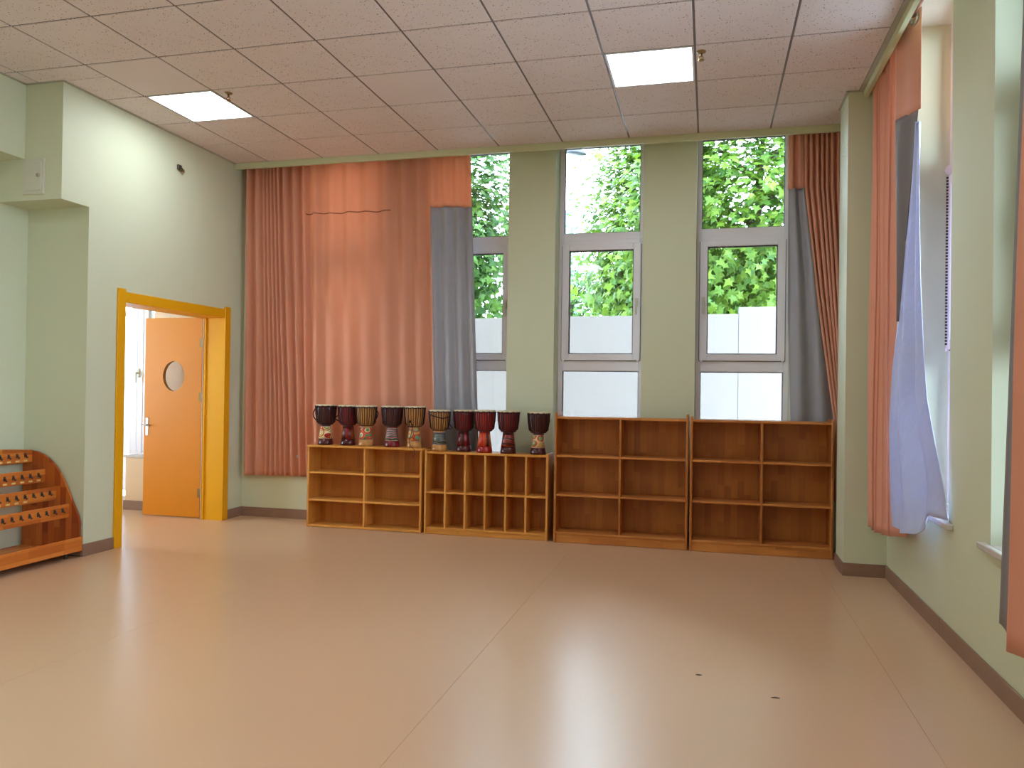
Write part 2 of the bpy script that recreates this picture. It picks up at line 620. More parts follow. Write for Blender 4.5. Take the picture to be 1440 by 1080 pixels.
jmin = math.floor((YF - GY0) / G)
for i in range(-1, 11):
    for j in range(jmin, 6):
        if (i, j) in LIGHT_CELLS:
            continue
        x0, x1 = GX0 + G * i, GX0 + G * (i + 1)
        y0, y1 = GY0 + G * j, GY0 + G * (j + 1)
        x1 = min(x1, XCE + .004)
        y0, y1 = max(y0, YF), min(y1, YCE)
        xa = max(x0, -5.04)
        if i < 1 and y1 > 4.79:
            # cells cut by the bulkhead step
            if y0 < 4.79 - .05 and x1 - xa > .03:
                tile_piece(xa + BW, x1 - BW, y0 + BW, 4.79 - .003, M['tile'])
            yy = max(y0, 4.79)
            if x1 - XL > .03 and y1 - yy > .05:
                tile_piece(max(x0, XL) + BW, x1 - BW, yy + BW, y1 - BW, M['tile'])
            continue
        if x1 - xa < .03 or y1 - y0 < .03:
            continue
        tile_piece(xa + BW, x1 - BW, y0 + BW, y1 - BW, M['tile_plain'] if (i, j) in PLAIN else M['tile'])
for i in range(0, 11):
    x = GX0 + G * i
    ya = 4.79 if x < XL else YCE
    if x < XCE - .03:
        MB().box(x - .011, x + .011, YF, ya, ZC + .006, ZC + .03).build('ceiling_bar', M['tbar'], ceil)
for j in range(jmin, 6):
    y = GY0 + G * j
    if YF < y < YCE:
        MB().box(-5.04 if y < 4.79 else XL, XCE - .02, y - .011, y + .011, ZC + .0065, ZC + .0305).build('ceiling_bar', M['tbar'], ceil)
# edge trims
MB().box(XL, XL + .022, 4.77, YB - .2, ZC - .004, ZC + .02).build('edge_angle', M['grey_trim'], ceil)
MB().box(-5.04, -5.018, YF, 4.79, ZC - .004, ZC + .02).build('edge_angle', M['grey_trim'], ceil)
MB().box(-5.04, XL, 4.768, 4.79, ZC - .004, ZC + .02).build('edge_angle', M['grey_trim'], ceil)
MB().box(XCE - .002, XCE + .03, YF, 6.22, ZC - .006, ZC + .02).build('edge_angle', M['grey_trim'], ceil)
MB().box(0.972, XCE - .002, 6.204, 6.22, ZC - .006, ZC + .02).build('edge_angle', M['grey_trim'], ceil)
MB().box(0.970, .985, 6.204, 6.60, ZC - .006, ZC + .02).build('edge_angle', M['grey_trim'], ceil)
struct('trim_1', B(XL, XR, YCE, YCE + .03, 3.545, ZS), M['fascia'], 'narrow green fascia hiding the top of the back curtains', 'fascia')
struct('trim_2', B(XCE + .03, XCE + .06, YF, 6.22, 3.545, ZS), M['fascia'], 'narrow green fascia hiding the top of the right curtains', 'fascia')

lamp_labels = {(1, 2): 'square ceiling light panel nearest the doorway wall', (7, 2): 'square ceiling light panel nearest the right wall windows',
               (1, -3): 'unseen square ceiling panel added to light the room, overhead on the hook rack side',
               (7, -3): 'unseen square ceiling panel added to light the room, over the nearest right-wall curtain',
               (4, -6): 'unseen square ceiling panel added to light the room, over the middle of the near floor',
               (1, -8): 'unseen square ceiling panel added to light the room, in the near corner on the recess side',
               (7, -8): 'unseen square ceiling panel added to light the room, in the near corner on the window side'}
for k, (i, j) in enumerate(sorted(LIGHT_CELLS)):
    x0, y0 = GX0 + G * i, GY0 + G * j
    lb = lamp_labels.get((i, j), 'one of the square light panels added to the ceiling overhead for more light, outside the picture')
    t = thing('ceiling_light', (x0 + .3, y0 + .3, ZC), lb, 'light', 'square ceiling light panels')
    f = MB()
    a, w = .292, .014
    f.box(x0 + .3 - a, x0 + .3 + a, y0 + .3 - a, y0 + .3 - a + w, ZC - .001, ZC + .03)
    f.box(x0 + .3 - a, x0 + .3 + a, y0 + .3 + a - w, y0 + .3 + a, ZC - .001, ZC + .03)
    f.box(x0 + .3 - a, x0 + .3 - a + w, y0 + .3 - a + w, y0 + .3 + a - w, ZC - .001, ZC + .03)
    f.box(x0 + .3 + a - w, x0 + .3 + a, y0 + .3 - a + w, y0 + .3 + a - w, ZC - .001, ZC + .03)
    f.build('lamp_frame', M['lampframe'], t)
    MB().box(x0 + .3 - a + w, x0 + .3 + a - w, y0 + .3 - a + w, y0 + .3 + a - w, ZC + .004, ZC + .012).build('diffuser', M['lamp'], t)

for (x, y, lb) in ((-3.62, 5.26, 'brown sprinkler head beside the light panel near the doorway wall'),
                   (-.075, 5.285, 'brown sprinkler head beside the light panel near the right windows')):
    t = thing('sprinkler_head', (x, y, ZC - .06), lb, 'sprinkler', 'sprinkler heads')
    MB().lathe([(.032, ZC + .001), (.03, ZC - .006), (.014, ZC - .010)], (x, y, 0), 16).build('escutcheon', M['brass'], t)
    MB().lathe([(.010, ZC - .008), (.009, ZC - .030), (.006, ZC - .034)], (x, y, 0), 10).build('nozzle', M['brass'], t)
    yk = MB()
    for s in (-1, 1):
        yk.tube([(x + s * .008, y, ZC - .028), (x + s * .017, y, ZC - .042), (x + s * .004, y, ZC - .056)], .003, 6)
    yk.build('yoke', M['brass'], t)
    MB().lathe([(.019, ZC - .054), (.021, ZC - .057), (.019, ZC - .060)], (x, y, 0), 14).build('deflector', M['brass'], t)

# ------------------------------------------------------------------ baseboards
bbl = struct('baseboard_left', B(XL, XL + .012, YJ - .012, DY0 - .082, 0, .095, .002), M['base'], 'brown baseboard along the left wall', 'baseboard')
B(XL, XL + .012, DY1 + .082, YB - .001, 0, .095, .002).build('board', M['base'], bbl)
B(XL2, XL, YJ - .012, YJ, 0, .095, .002).build('board', M['base'], bbl)
bbb = struct('baseboard_back', B(XL + .012, -2.2, YB - .012, YB, 0, .095, .002), M['base'], 'brown baseboard along the back wall', 'baseboard')
B(-2.198, .6, YB - .012, YB, 0, .095, .002).build('board', M['base'], bbb)
bbr = struct('baseboard_right', B(XR - .012, XR, 4.831, 6.208, 0, .095, .002), M['base'], 'brown baseboard along the right wall and pillar', 'baseboard')
for y0, y1 in ((2.43, 4.828), (0.03, 2.427), (YF, .027)):
    B(XR - .012, XR, y0, y1, 0, .095, .002).build('board', M['base'], bbr)
B(.973, XR - .0, 6.208, 6.22, 0, .095, .002).build('board', M['base'], bbr)
B(.973, .985, 6.22, 6.58, 0, .095, .002).build('board', M['base'], bbr)


# ------------------------------------------------------------------ windows
ZT1, ZT0 = 2.853, 2.735       # transom
ZSA, ZSB = 2.735, 1.645       # sash
ZR0 = 1.533                   # lower rail bottom


def window(n, a, b_, side, handle, label):
    """side 'b': in the back wall (a..b is X); 'r': in the right wall (a..b is Y)"""
    loc = ((a + b_) / 2, YG + .03, ZSILL) if side == 'b' else (XG + .03, (a + b_) / 2, ZSILL)
    w = thing('window_%d' % n, loc, label, 'window', None, 'structure')

    def bx(mb, u0, u1, d0, d1, z0, z1, bev=.003):
        if side == 'b':
            mb.box(u0, u1, YG + d0, YG + d1, z0, z1, bev)
        else:
            mb.box(XG + d0, XG + d1, u0, u1, z0, z1, bev)
        return mb
    F = .045
    fr = MB()
    zb = ZSILL
    bx(fr, a, a + F, 0, .06, zb, ZS - .002)
    bx(fr, b_ - F, b_, 0, .06, zb, ZS - .002)
    bx(fr, a + F, b_ - F, 0, .06, zb, zb + .06)
    bx(fr, a + F, b_ - F, 0, .06, ZS - .06, ZS - .002)
    bx(fr, a + F, b_ - F, 0, .06, ZT0, ZT1)
    bx(fr, a + F, b_ - F, -.012, .0, ZT0, ZT0 + .05)
    bx(fr, a + F, b_ - F, 0, .06, ZR0, ZSB)
    fr.build('frame', M['pvc'], w)
    gk = MB()
    for z0, z1 in ((ZT1, ZS - .06), (zb + .06, ZR0)):
        for u0, u1, q0, q1 in ((a + F, a + F + .006, z0, z1), (b_ - F - .006, b_ - F, z0, z1), (a + F, b_ - F, z0, z0 + .006), (a + F, b_ - F, z1 - .006, z1)):
            bx(gk, u0, u1, .018, .042, q0, q1, 0)
    gk.build('gasket', M['gasket'], w)
    for z0, z1 in ((ZT1, ZS - .06), (zb + .06, ZR0)):
        bx(MB(), a + F, b_ - F, .027, .033, z0, z1, 0).build('pane', M['glass'], w)
    # opening sash
    s0, s1 = a + F - .012, b_ - F + .012
    S = .068
    sm = MB()
    sd0, sd1 = -.022, .045
    bx(sm, s0, s0 + S, sd0, sd1, ZSB - .01, ZSA + .008)
    bx(sm, s1 - S, s1, sd0, sd1, ZSB - .01, ZSA + .008)
    bx(sm, s0 + S, s1 - S, sd0, sd1, ZSA - .05, ZSA + .008)
    bx(sm, s0 + S, s1 - S, sd0, sd1, ZSB - .01, ZSB + .05)
    sash = sm.build('sash', M['pvc'], w)
    gm = MB()
    for u0, u1, q0, q1 in ((s0 + S, s0 + S + .008, ZSB + .05, ZSA - .05), (s1 - S - .008, s1 - S, ZSB + .05, ZSA - .05), (s0 + S, s1 - S, ZSB + .05, ZSB + .058), (s0 + S, s1 - S, ZSA - .058, ZSA - .05)):
        bx(gm, u0, u1, .004, .030, q0, q1, 0)
    gm.build('gasket', M['gasket'], sash)
    bx(MB(), s0 + S, s1 - S, .012, .018, ZSB + .05, ZSA - .05, 0).build('pane', M['glass'], sash)
    # dark gap line round the sash
    gp = MB()
    for u0, u1, q0, q1 in ((s0 - .005, s0, ZSB - .01, ZSA), (s1, s1 + .005, ZSB - .01, ZSA), (s0, s1, ZSB - .016, ZSB - .01)):
        bx(gp, u0, u1, -.004, .004, q0, q1, 0)
    gp.build('sash_gap', M['gasket'], sash)
    hu = s1 - S / 2 if handle > 0 else s0 + S / 2
    hm = MB()
    bx(hm, hu - .014, hu + .014, sd0 - .010, sd0, 2.14, 2.22, .003)
    bx(hm, hu - .010, hu + .010, sd0 - .045, sd0 - .010, 2.17, 2.19, .003)
    bx(hm, hu - .010, hu + .010, sd0 - .055, sd0 - .040, 2.06, 2.19, .004)
    hm.build('handle', M['white'], sash)
    bl = MB()
    for u in (s0 + .01, s1 - .03):
        bx(bl, u, u + .02, sd0 - .006, sd0, ZSB - .022, ZSB + .002, .002)
    bl.build('corner_cap', M['pvc'], sash)
    if side == 'r':
        ns = MB()
        ns.lathe([(.028, a + F), (.03, a + F + .002), (.03, b_ - F - .002), (.028, b_ - F)], (XG - .012, 0, ZT0 + .045), 14, 'y')
        ns.build('transom_nose', M['pvc'], w)
        br = MB()
        for q in range(54):
            z0 = ZSB + .02 + q * .02
            br.box(XG + sd0 - .012, XG + sd0, s1 - .030, s1 - .022, z0, z0 + .012)
        tag(br.build('brush_seal', M['gasket'], sash), kind='stuff')
    # sill board
    sl = MB()
    if side == 'b':
        sl.box(a - .09, b_ + .09, YB - .033, YB - .0, ZSILL - .03, ZSILL, .004)
        sl.box(a, b_, YB, YG, ZSILL - .03, ZSILL)
    else:
        sl.box(XR - .033, XR, a - .09, b_ + .09, ZSILL - .03, ZSILL, .004)
        sl.box(XR, XG, a, b_, ZSILL - .03, ZSILL)
    sl.build('sill', M['sill'], w)
    return w


window(1, *WINB[0], 'b', 1, 'tall white window hidden behind the salmon back curtain')
window(2, *WINB[1], 'b', 1, 'tall white window half covered by the grey curtain lining')
window(3, *WINB[2], 'b', 1, 'tall white back window in the middle with the street lamp outside')
window(4, *WINB[3], 'b', -1, 'tall white back window nearest the pillar, full of leaves')
window(5, *WINR[0], 'r', -1, 'tall window in the right wall beside the silver curtain lining')
window(6, *WINR[1], 'r', 1, 'tall window in the right wall at the picture edge')
window(7, *WINR[2], 'r', 1, 'tall window in the right wall behind the nearest curtain')
window(8, *WINR[3], 'r', 1, 'unseen tall window added in the right wall beside the viewer to light the room')  # this and the next: unseen windows added to light the room
window(10, *WINR[4], 'r', 1, 'unseen tall window added in the right wall behind the viewer to light the room')

# ------------------------------------------------------------------ door
dr = thing('door_1', (XL - .1, (DY0 + DY1) / 2, 0), 'yellow framed doorway with its orange leaf swung open', 'door', None, 'structure')
c0, c1 = DY0, DY1
MB().box(XL - .002, XL + .018, c0 - .085, c0 + .002, 0, DZ + .112, .003).box(XL - .26, XL - .002, c0 - .02, c0, 0, DZ).build('jamb', M['frame'], dr)
jm = MB().box(XL - .002, XL + .018, c1 - .002, c1 + .085, 0, DZ + .112, .003).box(XL - .235, XL - .002, c1, c1 + .02, 0, DZ)
jm.build('jamb', M['frame'], dr)
MB().box(XL - .002, XL + .014, c0 + .002, c1 - .002, DZ, DZ + .088, .003).box(XL - .26, XL - .002, c0 - .02, c1 + .02, DZ, DZ + .02).build('head', M['frame'], dr)
MB().box(XL - .21, XL - .198, c1 - .014, c1, 0, DZ).build('stop', M['frame'], dr)
MB().box(XL - .236, XL - .230, c1 - .006, c1, 0, DZ).build('seal_strip', M['white'], dr)
# casing on the corridor side
MB().box(XL - .268, XL - .25, c0 - .085, c0, 0, DZ + .1, .003).box(XL - .268, XL - .25, c0, c1, DZ, DZ + .1, .003).build('outer_casing', M['frame'], dr)
# leaf: open at a right angle, lying along X at the far jamb
LX1, LX0 = XL - .275, XL - .945          # hinge edge, free edge
LY0, LY1 = 6.862, 6.902
LZ0, LZ1 = .008, 2.03
ocx, ocz, oa, ob = -5.302, 1.434, .127, .153


def leaf_mesh():
    mb = MB()
    angs = [2 * PI * k / 40 for k in range(40)]
    for cx_, cz_ in ((LX0, LZ0), (LX1, LZ0), (LX1, LZ1), (LX0, LZ1)):
        angs.append(math.atan2(cz_ - ocz, cx_ - ocx) % (2 * PI))
    angs = sorted(set(angs))
    inn, out = [], []
    for t in angs:
        c, s = math.cos(t), math.sin(t)
        # ellipse point in the ray direction
        r = 1 / math.sqrt((c / oa) ** 2 + (s / ob) ** 2)
        inn.append((ocx + r * c, ocz + r * s))
        d = []
        if c > 1e-9: d.append((LX1 - ocx) / c)
        if c < -1e-9: d.append((LX0 - ocx) / c)
        if s > 1e-9: d.append((LZ1 - ocz) / s)
        if s < -1e-9: d.append((LZ0 - ocz) / s)
        q = min(d)
        out.append((ocx + q * c, ocz + q * s))
    n = len(angs)
    vs = []
    for y in (LY0, LY1):
        vs += [(x, y, z) for x, z in inn] + [(x, y, z) for x, z in out]
    fs = []
    for i in range(n):
        j = (i + 1) % n
        fs.append((i, j, n + j, n + i))
        fs.append((2 * n + i, 3 * n + i, 3 * n + j, 2 * n + j))
        fs.append((i, 2 * n + i, 2 * n + j, j))
        fs.append((n + i, n + j, 3 * n + j, 3 * n + i))
    return mb.add(vs, fs)


leaf = leaf_mesh().build('leaf', M['door'], dr)
gl = MB()
gv = [(ocx + oa * math.cos(2 * PI * k / 40), ocz + ob * math.sin(2 * PI * k / 40)) for k in range(40)]
gl.prism(gv, 'y', 6.879, 6.885).build('vision_pane', M['glass'], leaf)
MB().box(LX1, XL - .236, LY0 + .004, LY0 + .016, LZ0, LZ1).build('hinge_stile', M['door'], leaf)
for z in (1.774, 1.229, .255):
    hg = MB().box(LX1 - .026, LX1 + .004, LY0 - .003, LY0 + .001, z - .045, z + .045).box(LX1 + .010, LX1 + .034, LY0 - .002, LY0 + .002, z - .05, z + .05)
    hg.tube([(LX1 + .012, LY0 - .004, z - .05), (LX1 + .012, LY0 - .004, z + .05)], .006, 8)
    hg.build('hinge', M['brass'], leaf)
hz = .93
hx = LX0 + .038
MB().box(hx - .018, hx + .018, LY0 - .007, LY0, hz - .11, hz + .075, .004).build('handle_plate', M['steel'], leaf)
MB().tube([(hx, LY0 - .005, hz), (hx, LY0 - .045, hz), (hx + .012, LY0 - .052, hz), (hx + .07, LY0 - .052, hz - .004)], .008, 8).tube(
    [(hx, LY0 - .045, hz), (hx - .035, LY0 - .045, hz + .006)], .006, 8).build('lever', M['steel'], leaf)

# corridor glazing at its end
w9 = thing('window_9', (-6.6, 7.33, 0), 'white framed corridor glazing seen through the doorway', 'window', None, 'structure')
g9 = MB().box(-6.19, -6.105, 7.30, 7.37, .0, 2.34, .004).box(-6.10, -6.03, 7.295, 7.36, .56, 2.34, .004).box(-6.03, -5.97, 7.30, 7.36, .60, 2.32, .004)
g9.box(-7.25, -7.17, 7.30, 7.37, 0, 2.34, .004).box(-7.17, -6.19, 7.30, 7.37, 2.28, 2.34).box(-7.17, -6.19, 7.30, 7.37, 0, .11)
g9.box(-5.97, -5.74, 7.30, 7.36, 2.29, 2.34).box(-5.97, -5.74, 7.30, 7.36, .56, .64)
g9.build('frame', M['pvc'], w9)
B(-7.17, -6.19, 7.33, 7.336, .11, 2.28).build('pane', M['glass'], w9)
B(-5.97, -5.74, 7.33, 7.336, .64, 2.29).build('pane', M['glass'], w9)
MB().box(-6.09, -6.065, 7.28, 7.295, 1.42, 1.52, .004).box(-6.085, -6.07, 7.24, 7.28, 1.46, 1.48).box(-6.088, -6.068, 7.235, 7.25, 1.36, 1.48, .004).build('handle', M['white'], w9)
B(-6.085, -5.74, 7.09, 7.30, .56, .585, .004).build('sill', M['sill'], w9)

# small fixtures on the left side
ap = thing('access_panel', (-4.945, 4.785, 2.9), 'small grey-white access hatch on the boxed-in bulkhead', 'hatch')
MB().box(-5.04, -4.845, 4.772, 4.79, 2.76, 3.03, .004).build('frame', M['white'], ap)
MB().box(-5.02, -4.865, 4.766, 4.773, 2.785, 3.005, .003).build('cover', M['white'], ap)
MB().lathe([(.014, 4.759), (.014, 4.766)], (-4.892, 0, 2.90), 14, 'y').build('lock', M['steel'], ap)
st = thing('cable_outlet', (XL + .01, 6.11, 3.315), 'dark broken cable outlet with loose bracket high on the left wall', 'outlet')
MB().box(XL, XL + .02, 6.075, 6.125, 3.30, 3.345, .004).build('box', M['dark'], st)
MB().box(XL + .015, XL + .03, 6.10, 6.15, 3.285, 3.315, .004).build('bracket', M['brass'], st)
MB().tube([(XL + .02, 6.10, 3.32), (XL + .05, 6.09, 3.305), (XL + .045, 6.085, 3.28)], .006, 6).build('cable_end', M['dark'], st)
sj = struct('trim_3', B(XL - .001, XL + .0015, 6.333, 6.337, DZ + .12, ZC - .01), M['fascia'], 'thin vertical joint line in the left wall above the door', 'trim')


# ------------------------------------------------------------------ curtains
def fold_fn(crests, amps):
    """y offset from a list of crest positions (arc parameter) and amplitudes"""
    pts = [(c, i) for i, c in enumerate(crests)]
    ap_ = list(zip(crests, amps))

    def f(x):
        ph = interp(pts, x)
        return interp(ap_, x) * math.cos(2 * PI * ph)
    return f


def sheet(name, fn, nu, nv, mat, parent, solid=.003):
    return MB().grid(fn, nu, nv).build(name, mat, parent, solid)


# 1. wide salmon curtain over the left back windows
c1_ = thing('curtain', (-3.4, 7.09, .42), 'wide salmon curtain over the left back windows with grey lining edge', 'curtain', 'window curtains')
cr = [-4.66, -4.56, -4.455, -4.415, -4.375, -4.335, -4.295, -4.25, -4.15, -4.03, -3.93, -3.78, -3.58, -3.40, -3.20, -3.0, -2.84, -2.68, -2.55, -2.42, -2.30, -2.2]
am = [.045, .05, .032, .03, .03, .03, .032, .04, .045, .04, .036, .03, .03, .026, .03, .026, .03, .03, .026, .024, .026, .024]
ff = fold_fn(cr, am)
ZTOP = 3.70


def cur1(x, z, back=0.0):
    k = max(0.0, (3.5 - z) / 3.0)
    s = (x + 4.65) / 2.43
    dx = .115 * s * k + .10 * k * math.exp(-((x + 4.22) / .25) ** 2)
    wob = .012 * math.sin(3.1 * x + 1.7 * z) * k + .008 * math.sin(9 * x + 2.3 * z) * k
    yc = lerp(7.075, 7.112, min(1, k))
    amp = lerp(1.0, .85, k)
    y = yc + ff(x) * amp * .8 + wob * .6 + back
    return (x + dx, min(y, 7.158), z)


def zrow(v, z0, z1):
    return lerp(z1, z0, v)


XS = -2.625
sheet('cloth', lambda u, v: cur1(lerp(-4.655, XS, u), zrow(v, .425 + .012 * math.sin(7 * u), ZTOP)), 300, 60, M['pink'], c1_)
sheet('header', lambda u, v: cur1(lerp(XS, -2.225, u), zrow(v, 3.085 + .008 * math.sin(5 * u), ZTOP)), 60, 10, M['pink'], c1_)
sheet('lining', lambda u, v: cur1(lerp(XS - .012, -2.225, u), zrow(v, .43, 3.10 + .008 * math.sin(5 * u)), .004 - .012 * (1 if u < .03 else 0)), 64, 50, M['gray'], c1_)
MB().tube([cur1(lerp(-3.96, -3.05, t / 40), 3.082 + .004 * math.sin(t * .33), -.004) for t in range(41)], .005, 6).build('seam', M['seam'], c1_)

# 2. curtain in the right back corner
c2_ = thing('curtain', (.9, 7.09, .42), 'gathered salmon curtain in the back corner behind the pillar with grey lining', 'curtain', 'window curtains')


def bnd(z):
    return interp([(.4, 1.045), (1.13, 1.03), (1.43, .986), (2.2, .88), (3.11, .772), (3.7, .765)], z)


def pleat(x0f, x1f, n, ampf, yc, jit):
    def f(u, z):
        x0, x1 = x0f(z), x1f(z)
        ph = u * n + .12 * math.sin(u * 17 + jit)
        a = ampf(z)
        return (lerp(x0, x1, u) + .25 * a * math.sin(4 * PI * ph), yc + a * math.cos(2 * PI * ph) + .006 * math.sin(3 * z + 9 * u), z)
    return f


p2 = pleat(bnd, lambda z: 1.235, 11, lambda z: lerp(.030, .022, min(1, max(0, (z - 1) / 2.5))), 7.085, .4)
sheet('cloth', lambda u, v: p2(u, zrow(v, .43, ZTOP)), 220, 50, M['pink2'], c2_)
h2 = pleat(lambda z: .638, lambda z: bnd(z) + .01, 2, lambda z: .018, 7.08, 1.4)
sheet('header', lambda u, v: h2(u, zrow(v, 3.105, ZTOP)), 30, 8, M['pink2'], c2_)


def lin2(u, z):
    x0 = interp([(.4, .70), (1.13, .686), (2.0, .655), (3.11, .648)], z)
    x1 = bnd(z) + .03
    k = (3.11 - z) / 2.6
    y = 7.085 + .022 * math.cos(2 * PI * (u * 2.0 + .15 * math.sin(2 * z))) - .02 * k * math.sin(PI * u)
    return (lerp(x0, x1, u), y, z)


sheet('lining', lambda u, v: lin2(u, zrow(v, .44, 3.112)), 50, 50, M['gray'], c2_)

def vinterp(pts, t):
    return Vector([interp([(a, p[i]) for a, p in pts], t) for i in range(3)])


# 3. curtain on the right wall by the pillar, its lining blown over the sill
c3_ = thing('curtain', (1.16, 5.6, .40), 'salmon curtain on the right wall with silver lining spread over the sill', 'curtain', 'window curtains')


def pleat_y(y0f, y1f, n, ampf, xc, jit, end=0.0):
    def f(u, z):
        ph = u * n + .15 * math.sin(u * 13 + jit)
        a = ampf(z)
        if end:
            a *= 1 - max(0, (u - .9) / .1) ** 2 * .9
        return (xc - end * max(0, (u - .85) / .15) + a * math.cos(2 * PI * ph) + .006 * math.sin(2.3 * z + 8 * u), lerp(y0f(z), y1f(z), u) + .3 * a * math.sin(4 * PI * ph), z)
    return f


def y1_3(z):
    return interp([(.4, 5.27), (1.14, 5.35), (1.95, 5.32), (3.04, 5.385), (3.7, 5.40)], z)


p3 = pleat_y(lambda z: 6.12, y1_3, 5.5, lambda z: lerp(.050, .040, min(1, max(0, (z - .4) / 3))), 1.160, 2.0, -.03)
sheet('cloth', lambda u, v: p3(u, zrow(v, .40 + .11 * max(0, u - .3) ** 1.5, ZTOP)), 160, 50, M['pink2'], c3_)
# header panel turned a little toward the room, with the eyelet
HD = Vector((.31, -.95, 0)).normalized()
sheet('header', lambda u, v: (lerp(1.128, 1.214, u) + .006 * math.sin(2 * PI * u), lerp(5.38, 5.11, u), lerp(3.70 - .02 * (u > .9), 3.075 - .012 * u, v)), 20, 14, M['pink2'], c3_)
# grey strip narrowing downward
sheet('lining', lambda u, v: tuple(Vector((lerp(1.130, 1.134, v), lerp(5.375, 5.284, v), lerp(3.085, 1.80, v))).lerp(
    vinterp([(0, (1.205, 5.13, 3.07)), (.48, (1.182, 5.25, 2.46)), (1, (1.136, 5.28, 1.80))], v), u) + Vector((-.006 * math.sin(2 * PI * u), 0, 0))), 16, 30, M['gray2'], c3_)
SLL = [(0, (1.200, 5.14, 2.99)), (.2, (1.188, 5.255, 2.45)), (.44, (1.144, 5.29, 1.86)), (.6, (1.116, 5.321, 1.50)), (.76, (1.106, 5.344, 1.142)), (.9, (1.102, 5.30, .79)), (1, (1.105, 5.225, .536))]
SLR = [(0, (1.208, 5.12, 2.99)), (.2, (1.208, 5.10, 2.43)), (.38, (1.208, 5.05, 1.99)), (.55, (1.213, 4.99, 1.57)), (.66, (1.217, 4.925, 1.325)), (.77, (1.226, 4.80, 1.089)), (.88, (1.243, 4.69, .864)), (.95, (1.252, 4.655, .74)), (1, (1.257, 4.652, .662))]


SLB = [(0, (1.105, 5.225, .536)), (.3, (1.128, 5.03, .528)), (.5, (1.142, 4.91, .545)), (.65, (1.172, 4.84, .604)), (.8, (1.222, 4.80, .672)), (1, (1.260, 4.655, .668))]


def silver(u, v):
    a, b_ = vinterp(SLL, v), vinterp(SLR, v)
    p = a.lerp(b_, u)
    e = math.sin(PI * u)
    k = v ** 1.5
    w = max(0.0, (v - .80) / .20)
    w = w * w * (3 - 2 * w)
    p = p.lerp(vinterp(SLB, u), w)
    # hanging folds
    q = e * (.35 + k) * (1 - .55 * w)
    p.x += q * (-.038 * math.cos(2 * PI * 2.1 * u + .9 + .5 * v))
    # wrinkles pulled toward the sill
    p.x += k * e * (.010 * math.sin(15 * (u * .9 + v * 1.3)) + .006 * math.sin(33 * (u * .5 - v)))
    # rolled bunch resting on the sill
    p.x -= .028 * math.exp(-((u - .86) / .10) ** 2 - ((v - .93) / .04) ** 2)
    return p


sheet('satin_lining', silver, 60, 90, M['silver'], c3_, .004)
ey = MB()
ec = Vector((1.194, 5.165, 3.630)) + Vector((-.95, -.31, 0)) * .008
ey.tube([ec + HD * (.03 * math.cos(2 * PI * k / 24)) + Vector((0, 0, .03 * math.sin(2 * PI * k / 24))) for k in range(25)], .009, 8, False).build('eyelet', M['steel'], c3_)

# 4. nearest curtain at the right edge of the picture
c4_ = thing('curtain', (1.15, 3.0, .37), 'nearest salmon curtain at the right picture edge with brown-grey lining', 'curtain', 'window curtains')
p4 = pleat_y(lambda z: interp([(.37, 3.40), (2.3, 3.25), (3.7, 3.18)], z), lambda z: 2.0, 6.5, lambda z: .045, 1.14, .3)
sheet('cloth', lambda u, v: p4(u, zrow(v, .375 + .02 * math.cos(20 * u) * .4, ZTOP)), 160, 40, M['pink2'], c4_)
sheet('lining', lambda u, v: (1.185 + .015 * math.cos(2 * PI * u * 1.4) , lerp(interp([(.38, 3.70), (2.36, 3.535), (3.1, 3.48)], zrow(v, .385, 3.1)), 3.0, u), zrow(v, .385, 3.1)), 30, 30, M['gray2'], c4_)

# curtain rods behind the fascias
rd = thing('curtain_rod', (1.165, 4.0, 3.62), 'brown curtain rod behind the right fascia', 'rod', 'curtain rods')
MB().tube([(1.18, YF + .1, 3.655), (1.18, 6.2, 3.655)], .012, 10).build('pole', M['seam'], rd)
for y in (4.4, 2.9, 1.4, -.2):
    bk = MB()
    bk.box(1.175, XR, y - .008, y + .008, 3.67, 3.685)
    bk.box(1.172, 1.188, y - .008, y + .008, 3.64, 3.685)
    bk.build('bracket', M['steel'], rd)
rd2 = thing('curtain_rod', (-1.7, 7.08, 3.62), 'curtain rod behind the back fascia', 'rod', 'curtain rods')
MB().tube([(XL + .02, 7.08, 3.66), (XR - .02, 7.08, 3.66)], .010, 10).build('pole', M['seam'], rd2)


# ------------------------------------------------------------------ storage shelves
def shelf_unit(x0, x1, y0, y1, ztop, side_top, shelves, dividers, toe, mats, label, cover_top=False):
    mx, mz, mb_ = mats
    t = thing('storage_shelf', ((x0 + x1) / 2, (y0 + y1) / 2, 0), label, 'shelf', 'open wooden shelf units')
    T = .02
    st_ = ztop - T if cover_top else side_top
    for a in (x0, x1 - T):
        B(a, a + T, y0, y1, 0, st_, .004).build('side_panel', mz, t)
    if cover_top:
        B(x0 - .003, x1 + .003, y0 - .004, y1, ztop - T, ztop, .004).build('top_board', mx, t)
    else:
        B(x0 + T, x1 - T, y0 + .006, y1, ztop - T, ztop, .003).build('top_board', mx, t)
    B(x0 + T, x1 - T, y1 - .012, y1 - .002, toe, ztop - T).build('back_panel', mb_, t)
    B(x0 + T, x1 - T, y0 + .003, y1 - .012, toe, toe + T, .002).build('bottom_board', mx, t)
    if toe > .02:
        B(x0 + T, x1 - T, y0 + .012, y0 + .03, .002, toe, .002).build('toe_board', mx, t)
    for d in dividers:
        B(d - .009, d + .009, y0 + .004, y1 - .012, toe + T, ztop - T, .002).build('divider', mz, t)
    edges = [x0 + T] + [v for d in dividers for v in (d - .009, d + .009)] + [x1 - T]
    for z in shelves:
        for k in range(0, len(edges), 2):
            B(edges[k], edges[k + 1], y0 + .005, y1 - .012, z - .018, z, .002).build('shelf_board', mx, t)
    return t


